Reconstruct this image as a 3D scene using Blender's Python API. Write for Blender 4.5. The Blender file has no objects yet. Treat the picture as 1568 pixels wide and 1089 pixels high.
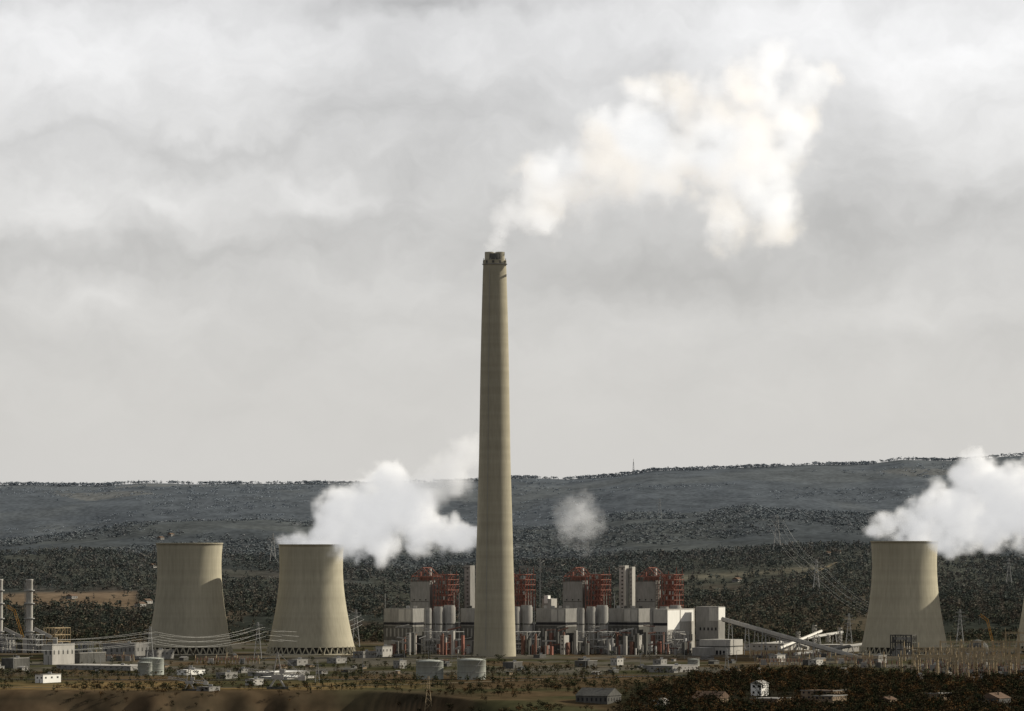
import bpy, math, random
import numpy as np
from mathutils import Vector
random.seed(7); rng=np.random.default_rng(7)
K=6932.0; ZC=101.0
def X(px,d): return (px-784.0)*d/K
def Zp(py,d): return ZC+(830.0-py)*d/K
def D(ybase): return ZC*K/(ybase-830.0)
scene=bpy.context.scene
scene.view_settings.view_transform='Standard'
scene.view_settings.look='None'
scene.view_settings.exposure=0
SUN_AZ=math.radians(68); SUN_EL=math.radians(27)

# ---------------- materials ----------------
def newmat(name):
    m=bpy.data.materials.new(name); m.use_nodes=True
    nt=m.node_tree; nt.nodes.clear(); return m,nt
def mat(name,col,rough=0.85,var=0.25,scale=0.08,stretch=(1,1,0.25),bands=0,metal=0.0,fine=0.6,attr=None):
    # weathered matte surfaces: plain diffuse with procedural staining
    m,nt=newmat(name); N=nt.nodes; L=nt.links
    out=N.new('ShaderNodeOutputMaterial'); b=N.new('ShaderNodeBsdfDiffuse')
    b.inputs['Roughness'].default_value=0.0
    L.new(b.outputs[0],out.inputs[0])
    g=N.new('ShaderNodeNewGeometry'); mp=N.new('ShaderNodeMapping'); mp.inputs['Scale'].default_value=stretch
    L.new(g.outputs['Position'],mp.inputs[0])
    n1=N.new('ShaderNodeTexNoise'); n1.inputs['Scale'].default_value=scale; n1.inputs['Detail'].default_value=5
    n2=N.new('ShaderNodeTexNoise'); n2.inputs['Scale'].default_value=fine; n2.inputs['Detail'].default_value=2
    L.new(mp.outputs[0],n1.inputs['Vector']); L.new(mp.outputs[0],n2.inputs['Vector'])
    a=N.new('ShaderNodeMath'); a.operation='ADD'; L.new(n1.outputs[0],a.inputs[0]); L.new(n2.outputs[0],a.inputs[1])
    mr=N.new('ShaderNodeMapRange'); mr.inputs['From Min'].default_value=0.65; mr.inputs['From Max'].default_value=1.35
    mr.inputs['To Min'].default_value=1-var; mr.inputs['To Max'].default_value=1+var
    L.new(a.outputs[0],mr.inputs[0]); val=mr.outputs[0]
    if bands:
        s=N.new('ShaderNodeSeparateXYZ'); L.new(g.outputs['Position'],s.inputs[0])
        mm=N.new('ShaderNodeMath'); mm.operation='MULTIPLY'; mm.inputs[1].default_value=1.0/bands; L.new(s.outputs[2],mm.inputs[0])
        nn=N.new('ShaderNodeTexNoise'); nn.noise_dimensions='1D'; nn.inputs['Scale'].default_value=1.0; nn.inputs['Detail'].default_value=3
        L.new(mm.outputs[0],nn.inputs['W'])
        m3=N.new('ShaderNodeMapRange'); m3.inputs['From Min'].default_value=0.3; m3.inputs['From Max'].default_value=0.7
        m3.inputs['To Min'].default_value=0.94; m3.inputs['To Max'].default_value=1.06
        L.new(nn.outputs[0],m3.inputs[0])
        m4=N.new('ShaderNodeMath'); m4.operation='MULTIPLY'; L.new(val,m4.inputs[0]); L.new(m3.outputs[0],m4.inputs[1]); val=m4.outputs[0]
    vm=N.new('ShaderNodeVectorMath'); vm.operation='SCALE'
    if attr:
        at=N.new('ShaderNodeAttribute'); at.attribute_name=attr; L.new(at.outputs['Color'],vm.inputs[0])
    else: vm.inputs[0].default_value=col
    L.new(val,vm.inputs['Scale']); L.new(vm.outputs[0],b.inputs['Color'])
    return m
M={}
M['conc']=mat('chimney_concrete',(0.375,0.345,0.265),var=0.12,scale=0.03,stretch=(1,1,0.12),bands=7)
M['ct']=mat('cooling_tower_concrete',(0.395,0.365,0.28),var=0.14,scale=0.05,stretch=(1,1,0.08),bands=9)
M['dark']=mat('dark_opening',(0.035,0.035,0.038),var=0.3)
M['grey']=mat('grey_cladding',(0.27,0.262,0.245),var=0.22)
M['lgrey']=mat('light_cladding',(0.42,0.405,0.375),var=0.18)
M['white']=mat('white_cladding',(0.80,0.79,0.75),var=0.08)
M['dgrey']=mat('dark_cladding',(0.11,0.108,0.10),var=0.35)
M['red']=mat('red_steel',(0.26,0.125,0.10),var=0.3,scale=0.2)
M['rust']=mat('rust_panels',(0.18,0.105,0.085),var=0.4,scale=0.2)
M['steel']=mat('galvanised_steel',(0.36,0.36,0.35),rough=0.6,var=0.15)
M['tan']=mat('tan_gantry_steel',(0.40,0.32,0.21),var=0.25)
M['tank']=mat('tank_paint',(0.42,0.44,0.40),var=0.12,stretch=(1,1,0.2))
M['tile']=mat('roof_tile',(0.14,0.10,0.075),var=0.3)
M['brick']=mat('brick_render',(0.24,0.185,0.13),var=0.2)
M['orange']=mat('crane_paint',(0.50,0.27,0.08),var=0.15)
M['wire']=mat('aluminium_wire',(0.6,0.6,0.58),rough=0.5,var=0.05)
M['asphalt']=mat('asphalt',(0.055,0.055,0.053),var=0.2)
M['dirt']=mat('pale_dirt',(0.18,0.155,0.11),var=0.35)
M['line']=mat('road_paint',(0.7,0.7,0.66),var=0.1)
M['leaf']=mat('foliage',(1,1,1),var=0.3,scale=0.05,stretch=(1,1,1),attr='Col')
M['land']=mat('land_cover',(1,1,1),rough=0.95,var=0.40,scale=0.012,stretch=(1,0.5,1),fine=0.09,attr='Col')
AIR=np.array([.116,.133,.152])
def aerial(c,y,k=1.0):  # distance haze painted into the land and tree base colours
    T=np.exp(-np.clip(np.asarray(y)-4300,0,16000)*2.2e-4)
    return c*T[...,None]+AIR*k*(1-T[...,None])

# ---------------- mesh builder ----------------
class B:
    def __init__(s): s.v=[]; s.f=[]; s.m=[]; s.mats=[]; s.sm=[]
    def mi(s,k):
        if k not in s.mats: s.mats.append(k)
        return s.mats.index(k)
    def add(s,vs,fs,k,smooth=False):
        o=len(s.v); s.v+= [tuple(map(float,q)) for q in vs]; i=s.mi(k)
        for f in fs: s.f.append([o+j for j in f]); s.m.append(i); s.sm.append(smooth)
    def prism(s,poly,z0,z1,k,top=None):
        n=len(poly); vs=[(p[0],p[1],z0) for p in poly]+[(p[0],p[1],z1) for p in poly]
        s.add(vs,[[i,(i+1)%n,n+(i+1)%n,n+i] for i in range(n)]+[list(range(n-1,-1,-1))],k)
        s.add([(p[0],p[1],z1) for p in poly],[list(range(n))],top or k)
    def box(s,c,h,k):
        x,y,z=c; a,b,d=h
        s.prism([(x-a,y-b),(x+a,y-b),(x+a,y+b),(x-a,y+b)],z-d,z+d,k)
    def beam(s,p,q,w,k):
        p=Vector(p); q=Vector(q); d=q-p
        if d.length<1e-4: return
        d.normalize(); u=d.cross(Vector((0,0,1)))
        if u.length<0.05: u=d.cross(Vector((0,1,0)))
        u.normalize(); t=d.cross(u); u*=w/2; t*=w/2
        vs=[p+u+t,p-u+t,p-u-t,p+u-t,q+u+t,q-u+t,q-u-t,q+u-t]
        s.add(vs,[[0,1,5,4],[1,2,6,5],[2,3,7,6],[3,0,4,7],[3,2,1,0],[4,5,6,7]],k)
    def rev(s,c,prof,k,n=32,cap=True,smooth=True):
        vs=[];fs=[]
        for (r,z) in prof:
            for i in range(n):
                a=2*math.pi*i/n; vs.append((c[0]+r*math.cos(a),c[1]+r*math.sin(a),z))
        for j in range(len(prof)-1):
            for i in range(n):
                fs.append([j*n+i,j*n+(i+1)%n,(j+1)*n+(i+1)%n,(j+1)*n+i])
        s.add(vs,fs,k,smooth)
        if cap:
            r,z=prof[-1]; s.add([(c[0]+r*math.cos(2*math.pi*i/n),c[1]+r*math.sin(2*math.pi*i/n),z) for i in range(n)],[list(range(n))],k)
    def done(s,name,loc=(0,0,0),parent=None):
        me=bpy.data.meshes.new(name)
        L=Vector(loc)
        me.from_pydata([(v[0]-L.x,v[1]-L.y,v[2]-L.z) for v in s.v],[],s.f)
        for k in s.mats: me.materials.append(M[k])
        me.polygons.foreach_set('material_index',s.m); me.polygons.foreach_set('use_smooth',s.sm)
        me.update()
        o=bpy.data.objects.new(name,me); o.location=L; scene.collection.objects.link(o)
        if parent: o.parent=parent; o.location=L-parent.location
        return o
def empty(name,loc):
    o=bpy.data.objects.new(name,None); o.location=loc; scene.collection.objects.link(o); return o

# ---------------- noise / terrain ----------------
def vnoise(x,y,seed=0):
    x=np.asarray(x,float); y=np.asarray(y,float)
    xi=np.floor(x).astype(np.int64); yi=np.floor(y).astype(np.int64); fx=x-xi; fy=y-yi
    fx=fx*fx*(3-2*fx); fy=fy*fy*(3-2*fy)
    def h(a,b):
        n=(a*374761393+b*668265263+seed*974634777)&0x7fffffff
        n=((n^(n>>13))*1274126177)&0x7fffffff
        n=n^(n>>16)
        return (n&0xffff)/65535.0
    return (h(xi,yi)*(1-fx)+h(xi+1,yi)*fx)*(1-fy)+(h(xi,yi+1)*(1-fx)+h(xi+1,yi+1)*fx)*fy
def fbm(x,y,o=5,seed=0):
    t=0;a=0.5;s=0
    for i in range(o):
        t=t+a*vnoise(x*2**i,y*2**i,seed+i); s+=a; a*=0.5
    return t/s
def sst(x,a,b):
    t=np.clip((x-a)/(b-a),0,1); return t*t*(3-2*t)
cA=([-2500,0,150,220,300,480,560,730,800,870,950,1000,1120,1250,1330,1380,1450,1520,1568,2200,4000],[734,742,743,739,740,740,742,737,733,735,728,720,716,710,709,702,704,700,696,704,724])
cB=([-2500,0,120,210,300,420,560,700,800,880,960,1040,1150,1230,1350,1568,4000],[840,832,820,803,797,795,803,806,802,795,783,786,777,786,790,783,780])
cC=([-2500,0,120,260,400,540,640,760,900,1000,1100,1200,1300,1420,1568,4000],[850,848,846,852,858,872,880,868,862,852,848,838,834,842,862,850])
def H(x,y):
    x=np.asarray(x,float); y=np.asarray(y,float)
    yy=np.maximum(y,1500.0); s=784+x*K/yy
    zA=ZC+(830-np.interp(s,*cA))*13500/K
    zB=ZC+(830-np.interp(s,*cB))*9000/K
    zC=ZC+(830-np.interp(s,*cC))*6200/K
    n1=fbm(x/700,y/700,5,3)-0.5; n2=fbm(x/160,y/160,4,9)-0.5
    Ys=[4650,5300,6200,6900,9000,10300,13500,17000,60000]
    Zs=[0*zC,0.42*zC,zC,zC-14,zB,zB-20,zA,zA-160,zA-160]
    z=np.zeros_like(x+y)
    for i in range(len(Ys)-1):
        m=(y>=Ys[i])&(y<=Ys[i+1]); t=(y-Ys[i])/(Ys[i+1]-Ys[i]); t=t*0.5+0.5*(t*t*(3-2*t))
        z=np.where(m,Zs[i]*(1-t)+Zs[i+1]*t,z)
    z=z+sst(y,4700,5400)*(n1*26+n2*9)*(0.5+sst(y,6500,9000)*1.1)*(1-.7*sst(y,11500,13000))
    ed=3050+110*(fbm(x/120,y*0+3,4,21)-0.5)+sst(s,560,760)*-160
    dep=18*(1-sst(s,620,820))+3
    cut=1-sst(y,ed-45,ed)
    z=z-cut*dep+cut*n2*6*(1-sst(s,620,820))
    z=z+(1-sst(y,3300,3500))*sst(y,2500,3000)*n2*1.5
    z=np.where(y<1700,z+(1-sst(y,-400,1700))*92,z)
    return z
def Hs(x,y): return float(H(np.array([x]),np.array([y]))[0])

uo=.135*np.exp(np.linspace(0,math.log(18/.135),46))[1:]
us=np.concatenate([-uo[::-1],np.linspace(-0.135,0.135,470),uo])
ys=np.concatenate([-400-29600*np.linspace(1,0,12)[:-1]**2,np.linspace(-400,2400,30)[:-1],np.linspace(2400,3300,110)[:-1],3300*np.exp(np.linspace(0,math.log(14500/3300),300))[:-1],np.linspace(14500,45000,20)])
U,Yg=np.meshgrid(us,ys); Xg=U*np.maximum(Yg,1500)
Zg=H(Xg,Yg)
def landcol(x,y,z):
    s=784+x*K/np.maximum(y,1500); sy=830-(z-ZC)*K/np.maximum(y,1500)
    c=np.zeros(x.shape+(3,))
    def C(*a): return np.array(a)
    grass=C(.048,.047,.025); brown=C(.080,.058,.034); grav=C(.092,.085,.069); forest=C(.021,.023,.014); heath=C(.050,.038,.023); tan=C(.180,.122,.068); pale=C(.095,.088,.054)
    def mix(a,b,t): return a*(1-t[...,None])+b*t[...,None]
    n=fbm(x/90,y/140,5,31); n3=fbm(x/300,y/420,4,41)
    c=mix(grass+0*c,brown,sst(n,.42,.6))
    ind=sst(y,3420,3520)*(1-sst(y,4450,4600))
    c=mix(c,grav,ind*sst(fbm(x/50,y/90,4,51),.35,.6))
    hill=sst(y,4600,4800)
    hc=mix(mix(forest+0*c,heath,sst(n,.42,.64)),grass*.95,sst(n3,.52,.62))
    tf=sst(s,-40,10)*(1-sst(s,200,222))*sst(sy+10*(n-.5),905,911)*(1-sst(sy+14*(n-.5),925,936))
    hc=mix(hc,tan,tf*0.9)
    tf2=sst(s,300,330)*(1-sst(s,600,640))*sst(sy,915,925)*(1-sst(sy,945,955))*sst(n,.4,.5)
    hc=mix(hc,brown*1.2,tf2*0.8)
    ts=sst(s,1020,1040)*(1-sst(s,1240,1290))*np.exp(-((sy-(886-(s-1040)*0.07)+8*(n-.5))/4.0)**2)
    hc=mix(hc,C(.16,.14,.09),ts*.9)
    br=sst(s,1040,1100)*(1-sst(s,1330,1400))*sst(sy,890,900)*sst(n3,.3,.45)
    hc=mix(hc,C(.085,.064,.038),br*.7)
    c=mix(c,hc,hill)
    fcell=vnoise(np.floor((x+y*.3)/230)*7.3,np.floor((y-x*.2)/330)*5.1,77)
    fB=mix(mix(forest*.6+0*c,grass*.9,sst(n3,.45,.65)),pale,sst(fcell,.74,.78)*sst(n3,.46,.56))
    c=mix(c,fB,sst(y,6300,6900))
    n5=fbm(x/420,y/900,5,91)
    fA=mix(mix(C(.0,.0,.0)+0*c,C(.085,.078,.045),sst(n5,.42,.6)),C(.26,.22,.14),sst(fcell,.82,.84)*sst(n3,.46,.52))
    c=mix(c,fA,sst(y,9400,10400))
    scarp=(1-sst(y,2990,3120))*(1-sst(s,620,760))
    c=mix(c,C(.115,.082,.052),scarp*0.9); c=mix(c,C(.028,.027,.019),scarp*sst(fbm(x/24,z/5,4,61),.42,.58)*0.85)
    strip=(1-sst(s,600,700))*sst(y,3080,3120)*(1-sst(y,3230,3300))
    c=mix(c,C(.155,.110,.052),strip*sst(n,.35,.55))
    c=mix(c,C(.024,.022,.015),sst(s,900,1000)*(1-sst(y,3150,3300)))  # cloud shadow over the right foreground painted as darker ground
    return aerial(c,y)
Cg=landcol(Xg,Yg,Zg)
nr,nc=Xg.shape
me=bpy.data.meshes.new('ground')
V=np.stack([Xg,Yg,Zg],-1).reshape(-1,3)
idx=np.arange(nr*nc).reshape(nr,nc)
F=np.stack([idx[:-1,:-1],idx[:-1,1:],idx[1:,1:],idx[1:,:-1]],-1).reshape(-1,4)
def fastmesh(me,V,F,k,col=None,smooth=True):
    nv=len(V); nf=len(F); me.vertices.add(nv); me.vertices.foreach_set('co',V.astype(np.float32).ravel())
    me.loops.add(nf*k); me.loops.foreach_set('vertex_index',F.astype(np.int32).ravel())
    me.polygons.add(nf); me.polygons.foreach_set('loop_start',np.arange(0,nf*k,k,dtype=np.int32))
    me.polygons.foreach_set('use_smooth',np.full(nf,smooth))
    if col is not None:
        a=me.color_attributes.new('Col','FLOAT_COLOR','POINT')
        a.data.foreach_set('color',np.concatenate([col,np.ones((nv,1))],1).astype(np.float32).ravel())
    me.update(calc_edges=True); me.validate()
fastmesh(me,V,F,4,Cg.reshape(-1,3))
me.materials.append(M['land'])
scene.collection.objects.link(bpy.data.objects.new('ground',me))

# ---------------- trees ----------------
def proto(kind,nleaf,r):
    vs=[];fs=[];sh=[]
    def tri(c,size):
        a=r.normal(size=3); a/=np.linalg.norm(a); b=np.cross(a,r.normal(size=3)); b/=np.linalg.norm(b); cc=np.cross(a,b)
        o=len(vs)
        for k in range(3):
            t=2*math.pi*k/3+r.uniform(-.4,.4); q=c+size*(b*math.cos(t)+cc*math.sin(t))*r.uniform(.7,1.2); vs.append(q)
            sh.append(1.0)
        fs.append([o,o+1,o+2])
    big=math.sqrt(60.0/nleaf)
    if kind=='con':
        for i in range(nleaf):
            t=0.1+0.9*r.uniform()**1.3; R=(1-t)*0.24+.012; a=r.uniform(0,6.28); q=R*math.sqrt(r.uniform(.2,1))
            n0=len(sh); tri(np.array([q*math.cos(a),q*math.sin(a),t]),(.055+.05*(1-t))*big*0.9)
            f=r.uniform(.65,1.2)
            for j in range(n0,len(sh)): sh[j]=f
    else:
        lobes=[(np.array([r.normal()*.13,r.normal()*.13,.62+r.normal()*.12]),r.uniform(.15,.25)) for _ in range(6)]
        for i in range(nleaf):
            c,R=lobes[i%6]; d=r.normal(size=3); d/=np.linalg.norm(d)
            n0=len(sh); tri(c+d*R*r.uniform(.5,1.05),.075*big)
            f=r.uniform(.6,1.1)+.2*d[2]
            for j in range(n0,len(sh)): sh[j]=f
    o=len(vs)
    for z,w in ((-.12,.022),(.75,.006)):
        for k in range(3): vs.append(np.array([w*math.cos(2.1*k),w*math.sin(2.1*k),z])); sh.append(.6)
    for k in range(3):
        a,b=k,(k+1)%3; fs.append([o+a,o+b,o+3+b]); fs.append([o+a,o+3+b,o+3+a])
    return np.array(vs),np.array(fs),np.array(sh)
def forest(name,pts,hs,cols,kinds,nleaf,wid=1.0,loc=None,ka=2.1,kc=1.6):
    r=np.random.default_rng(len(pts)+nleaf)
    P={'con':[proto('con',nleaf,r) for _ in range(3)],'rnd':[proto('rnd',nleaf,r) for _ in range(4)]}
    VV=[];FF=[];CC=[];o=0
    for p,h,c,k in zip(pts,hs,cols,kinds):
        v,f,s=P[k][r.integers(len(P[k]))]
        a=r.uniform(0,6.28); ca,sa=math.cos(a),math.sin(a); w=h*wid*r.uniform(.8,1.35)
        q=np.stack([(v[:,0]*ca-v[:,1]*sa)*w,(v[:,0]*sa+v[:,1]*ca)*w,v[:,2]*h],1)+p
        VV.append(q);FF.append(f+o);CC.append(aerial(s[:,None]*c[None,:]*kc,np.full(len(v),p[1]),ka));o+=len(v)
    V=np.concatenate(VV); 
    L=np.array(loc if loc is not None else (0,0,0),float)
    me=bpy.data.meshes.new(name); fastmesh(me,V-L,np.concatenate(FF),3,np.concatenate(CC),False)
    me.materials.append(M['leaf']); ob=bpy.data.objects.new(name,me); ob.location=L; scene.collection.objects.link(ob)
def scatter(n,s0,s1,y0,y1,fn,seed,over=3):
    r=np.random.default_rng(seed); s=r.uniform(s0,s1,n*over); y=np.exp(r.uniform(math.log(y0),math.log(y1),n*over)); x=(s-784)*y/K
    z=H(x,y); sy=830-(z-ZC)*K/y
    keep=r.uniform(size=n*over)<fn(s,y,x,sy)
    i=np.where(keep)[0][:n]
    return np.stack([x[i],y[i],z[i]],1),s[i],sy[i]
greens=np.array([[.030,.034,.018],[.036,.039,.020],[.027,.031,.018],[.052,.041,.024],[.045,.043,.023],[.064,.049,.028]])
def attrs(p,r,h0,h1,pc=.45,pal=greens,w=None):
    n=len(p); hs=r.uniform(h0,h1,n)
    c=pal[r.choice(len(pal),n,p=w)]*r.uniform(.8,1.2,(n,1)); k=np.where(r.uniform(size=n)<pc,'con','rnd'); return hs,c,k
r=np.random.default_rng(5)
def fC(s,y,x,sy):
    n=fbm(x/130,y/200,4,101); d=sst(n,.34,.45)
    d=d*(1-((s>-10)&(s<212)&(sy>905)&(sy<930)))
    d=d*(1-((s>1030)&(s<1280)&(np.abs(sy-(886-(s-1040)*.07))<5))*.95)
    return np.clip(d*.95+.05,0,1)
p,s,sy=scatter(18000,-80,1650,4540,6400,fC,1); hs,c,k=attrs(p,r,5,12)
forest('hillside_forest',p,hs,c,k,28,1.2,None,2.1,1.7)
def fBf(s,y,x,sy):
    n=fbm(x/260,y/400,4,111); return np.clip(sst(n,.40,.50)*.9+np.exp(-((y-8900)/160)**2)*.6,0,1)
p,s,sy=scatter(13000,-80,1650,6600,9300,fBf,2); hs,c,k=attrs(p,r,4,8,.3)
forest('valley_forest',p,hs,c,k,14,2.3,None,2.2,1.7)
def fAf(s,y,x,sy):
    n=fbm(x/400,y/400,4,121); return np.clip(sst(n,.48,.6)*.6,0,1)
p,s,sy=scatter(2500,-80,1650,10500,13300,fAf,3); hs,c,k=attrs(p,r,4,7,.1)
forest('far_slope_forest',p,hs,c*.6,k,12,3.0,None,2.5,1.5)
p2,_,_=scatter(2600,-80,1650,13330,13560,lambda s,y,x,sy: np.clip(sst(fbm(x/140,y*0,4,131),.35,.6)+.3,0,1),4)
h2,c2,k2=attrs(p2,r,4,11,.15)
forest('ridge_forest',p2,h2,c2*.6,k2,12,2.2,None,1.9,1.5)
def fP(s,y,x,sy):
    n=fbm(x/60,y/50,4,141); 
    d=sst(n,.50,.58)*.7
    d=d*(1-((y>3620)&(y<4450))*.8)
    return np.clip(d,0,1)
p,s,sy=scatter(2800,-60,1640,3080,4520,fP,6,5); hs,c,k=attrs(p,r,2.2,5.5,.2)
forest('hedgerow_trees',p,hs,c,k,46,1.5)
pal2=np.array([[.020,.023,.013],[.026,.026,.014],[.048,.032,.018],[.070,.042,.019],[.034,.028,.017]])*.85
def fF(s,y,x,sy):
    n=fbm(x/40,y/60,4,151)
    lim=np.interp(s,[940,1000,1060,1150,1300,1400,1568,1700],[1074,1058,1038,1026,1028,1036,1040,1040])
    d=sst(sy,lim,lim+6)*sst(n,.28,.40); 
    return d*sst(s,930,1000)
p,s,sy=scatter(3800,930,1660,2640,3500,fF,8,4); hs,c,k=attrs(p,r,3.5,8.5,.15,pal2)
forest('foreground_woodland',p,hs,c,k,64,1.2)
p,s,sy=scatter(620,-60,960,2750,3130,lambda s,y,x,sy: sst(fbm(x/30,y/60,3,161),.46,.58),9,4); hs,c,k=attrs(p,r,2,5,.1,pal2)
forest('scrub',p,hs,c,k,64,1.5)
for (px,py,hh,kk) in [(738,1089,10,'rnd'),(1163,1068,13,'rnd'),(1010,1078,10,'rnd'),(1175,1060,12,'con'),(1035,1080,9,'rnd'),(1340,1074,12,'rnd'),(1372,1060,11,'rnd'),(828,1092,8,'rnd'),(1440,1078,12,'con'),(1500,1085,13,'rnd')]:
    d=2900 if py<1075 else 2780
    x=X(px,d); z=Hs(x,d)
    forest('broadleaf_tree' if kk=='rnd' else 'pine_tree',np.array([[x,d,z]]),[hh],[np.array([.020,.022,.013])],[kk],240,1.0,(x,d,z))

# ---------------- chimney ----------------
b=B(); cx=X(757.5,4000); cy=4000
prof=[(19.0,-3),(18.6,8),(17.6,43),(16.3,90),(15.2,130),(13.9,176),(12.5,262),(11.6,300),(10.4,342)]
zs=[p[1] for p in prof]; rs=[p[0] for p in prof]
pp=[(float(np.interp(z,zs,rs)),z) for z in np.linspace(-3,342,60)]
b.rev((cx,cy),pp,'conc',64,cap=False)
b.rev((cx,cy),[(10.38,342),(10.3,342.01),(10.2,350),(9.4,350.01),(9.4,344)],'conc',64,smooth=False)
b.rev((cx,cy),[(10.42,346),(11.1,346.1),(11.1,346.7),(10.3,346.8)],'grey',48,cap=False,smooth=False)
for i in range(10):
    a=2*math.pi*(i+.3)/10; rr=10.3
    c0=(cx+rr*math.cos(a),cy+rr*math.sin(a)); t=(-math.sin(a),math.cos(a)); n=(math.cos(a),math.sin(a))
    b.prism([(c0[0]+t[0]*u+n[0]*v,c0[1]+t[1]*u+n[1]*v) for u,v in ((-1.0,-.3),(-1.0,.1),(1.0,.1),(1.0,-.3))][::-1],347.2,349.4,'dgrey')
for (dx,dy) in ((-4.9,-2.6),(4.9,-2.6),(-4,4.6),(4,4.6)):
    b.rev((cx+dx,cy+dy),[(3.9,343),(3.9,357),(3.3,357.1),(3.3,350)],'conc',24)
b.rev((cx,cy),[(8.0,349),(8.0,355.6),(7.6,355.7)],'dgrey',30)
for i in range(14):
    a=2*math.pi*i/14+.3; b.beam((cx+9.9*math.cos(a),cy+9.9*math.sin(a),350),(cx+9.9*math.cos(a),cy+9.9*math.sin(a),351.6),.3,'steel')
a=-2.0
for j in range(30):
    z0,z1=6+j*11.2,6+(j+1)*11.2
    r0=float(np.interp(z0,zs,rs))+.3; r1=float(np.interp(z1,zs,rs))+.3
    b.beam((cx+r0*math.cos(a),cy+r0*math.sin(a),z0),(cx+r1*math.cos(a),cy+r1*math.sin(a),z1),.3,'steel')
b.done('industrial_chimney',(cx,cy,0))

# ---------------- cooling towers ----------------
def ct(px,d,ytop,rt,rth,rb):
    b=B(); cx=X(px,d); H0=Zp(ytop,d); m=d/K; rt*=m; rth*=m; rb*=m; zl=6.5; zt=H0*0.80
    pr=[]
    for i in range(41):
        z=zl+(H0-zl)*i/40
        if z<zt: 
            t=(zt-z)/(zt-zl); rr=math.sqrt(rth**2+(rb**2-rth**2)*t**1.9)
        else:
            t=(z-zt)/(H0-zt); rr=rth+(rt-rth)*t*t
        pr.append((rr,z))
    rtop=pr[-1][0]
    pr+=[(rtop+.4,H0+.02),(rtop+.4,H0+.9),(rtop-.6,H0+.92)]
    pin=[(q[0]-.6,q[1]) for q in pr[:41][::-1]]
    b.rev((cx,d),pr+pin,'ct',96,cap=False)
    n=40
    for i in range(n):
        a0=2*math.pi*i/n; a1=2*math.pi*(i+.5)/n; a2=2*math.pi*(i+1)/n; R=pr[0][0]-.3; Rb=R+2.0
        for aa in (a0,a2): b.beam((cx+Rb*math.cos(aa),d+Rb*math.sin(aa),-.5),(cx+R*math.cos(a1),d+R*math.sin(a1),zl+.6),.85,'ct')
    b.rev((cx,d),[(Rb+1.5,-1),(Rb+1.5,.8),(Rb+.9,.85)],'conc',64)
    b.rev((cx,d),[(R-5,.9),(R-5,zl+1.5)],'dgrey',48)
    b.done('cooling_tower',(cx,d,0))
ct(290,4080,833,51,49,64.5)
ct(476.5,4080,835,50,48.5,66.5)
ct(1385,4080,830,51.5,49.5,66)
ct(1621,4120,830,51.5,49.5,66)

# ---------------- rotated box helper ----------------
AL=math.radians(28); CA,SA=math.cos(AL),math.sin(AL)
def corners(x0,xm,x1,d):
    C=Vector((X(xm,d),d)); wl=(xm-x0)*d/K/CA; wr=(x1-xm)*d/K/SA
    e1=Vector((-CA,SA)); e2=Vector((SA,CA)); return C,e1,e2,wl,wr
def rbox(b,x0,xm,x1,yt,yb,d,k,top=None,z0=None):
    C,e1,e2,wl,wr=corners(x0,xm,x1,d)
    zz=Zp(yb,d) if z0 is None else z0; z1=Zp(yt,d)
    P=[C,C+e2*wr,C+e1*wl+e2*wr,C+e1*wl]
    b.prism([tuple(q) for q in P],zz,z1,k,top); return C,e1,e2,wl,wr,zz,z1
def panel(b,R,face,u0,u1,v0,v1,k,out=.15):
    C,e1,e2,wl,wr,z0,z1=R
    if face=='L': t=e1; n=-e2; w=wl
    else: t=e2; n=-e1; w=wr
    p=C+t*(u0*w)-n*0.05; q=C+t*(u1*w)-n*0.05
    poly=[p,q,q+n*(out+.05),p+n*(out+.05)]
    b.prism([tuple(a) for a in poly],z0+(z1-z0)*v0,z0+(z1-z0)*v1,k)
def frame(b,x0,xm,x1,yt,yb,d,nl,nu,nv,k,w=.6,fill=None):
    C,e1,e2,wl,wr=corners(x0,xm,x1,d); z0,z1=Zp(yb,d),Zp(yt,d)
    def P(i,j,l): 
        q=C+e1*(wl*i/nu)+e2*(wr*j/nv); return (q.x,q.y,z0+(z1-z0)*l/nl)
    for i in range(nu+1):
        for j in range(nv+1):
            b.beam(P(i,j,0),P(i,j,nl-(random.random()<.3)*random.random()),w,k)
    for l in range(1,nl+1):
        for j in range(nv+1): b.beam(P(0,j,l),P(nu,j,l),w*.9,k)
        for i in range(nu+1): b.beam(P(i,0,l),P(i,nv,l),w*.9,k)
    for l in range(nl):
        for i in range(nu):
            if random.random()<.5: b.beam(P(i,0,l),P(i+1,0,l+1),w*.5,k)
            if fill and random.random()<.45:
                q0=Vector(P(i+.15,.3,l+.1)); q1=Vector(P(i+.85,.3,l+.75)); 
                kk=random.choice(fill); c=(q0+q1)/2; b.box((c.x,c.y,c.z),(abs(q1.x-q0.x)/2,2.0,(q1.z-q0.z)/2),kk)
        for j in range(nv):
            if random.random()<.5: b.beam(P(0,j,l),P(0,j+1,l+1),w*.5,k)

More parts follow.
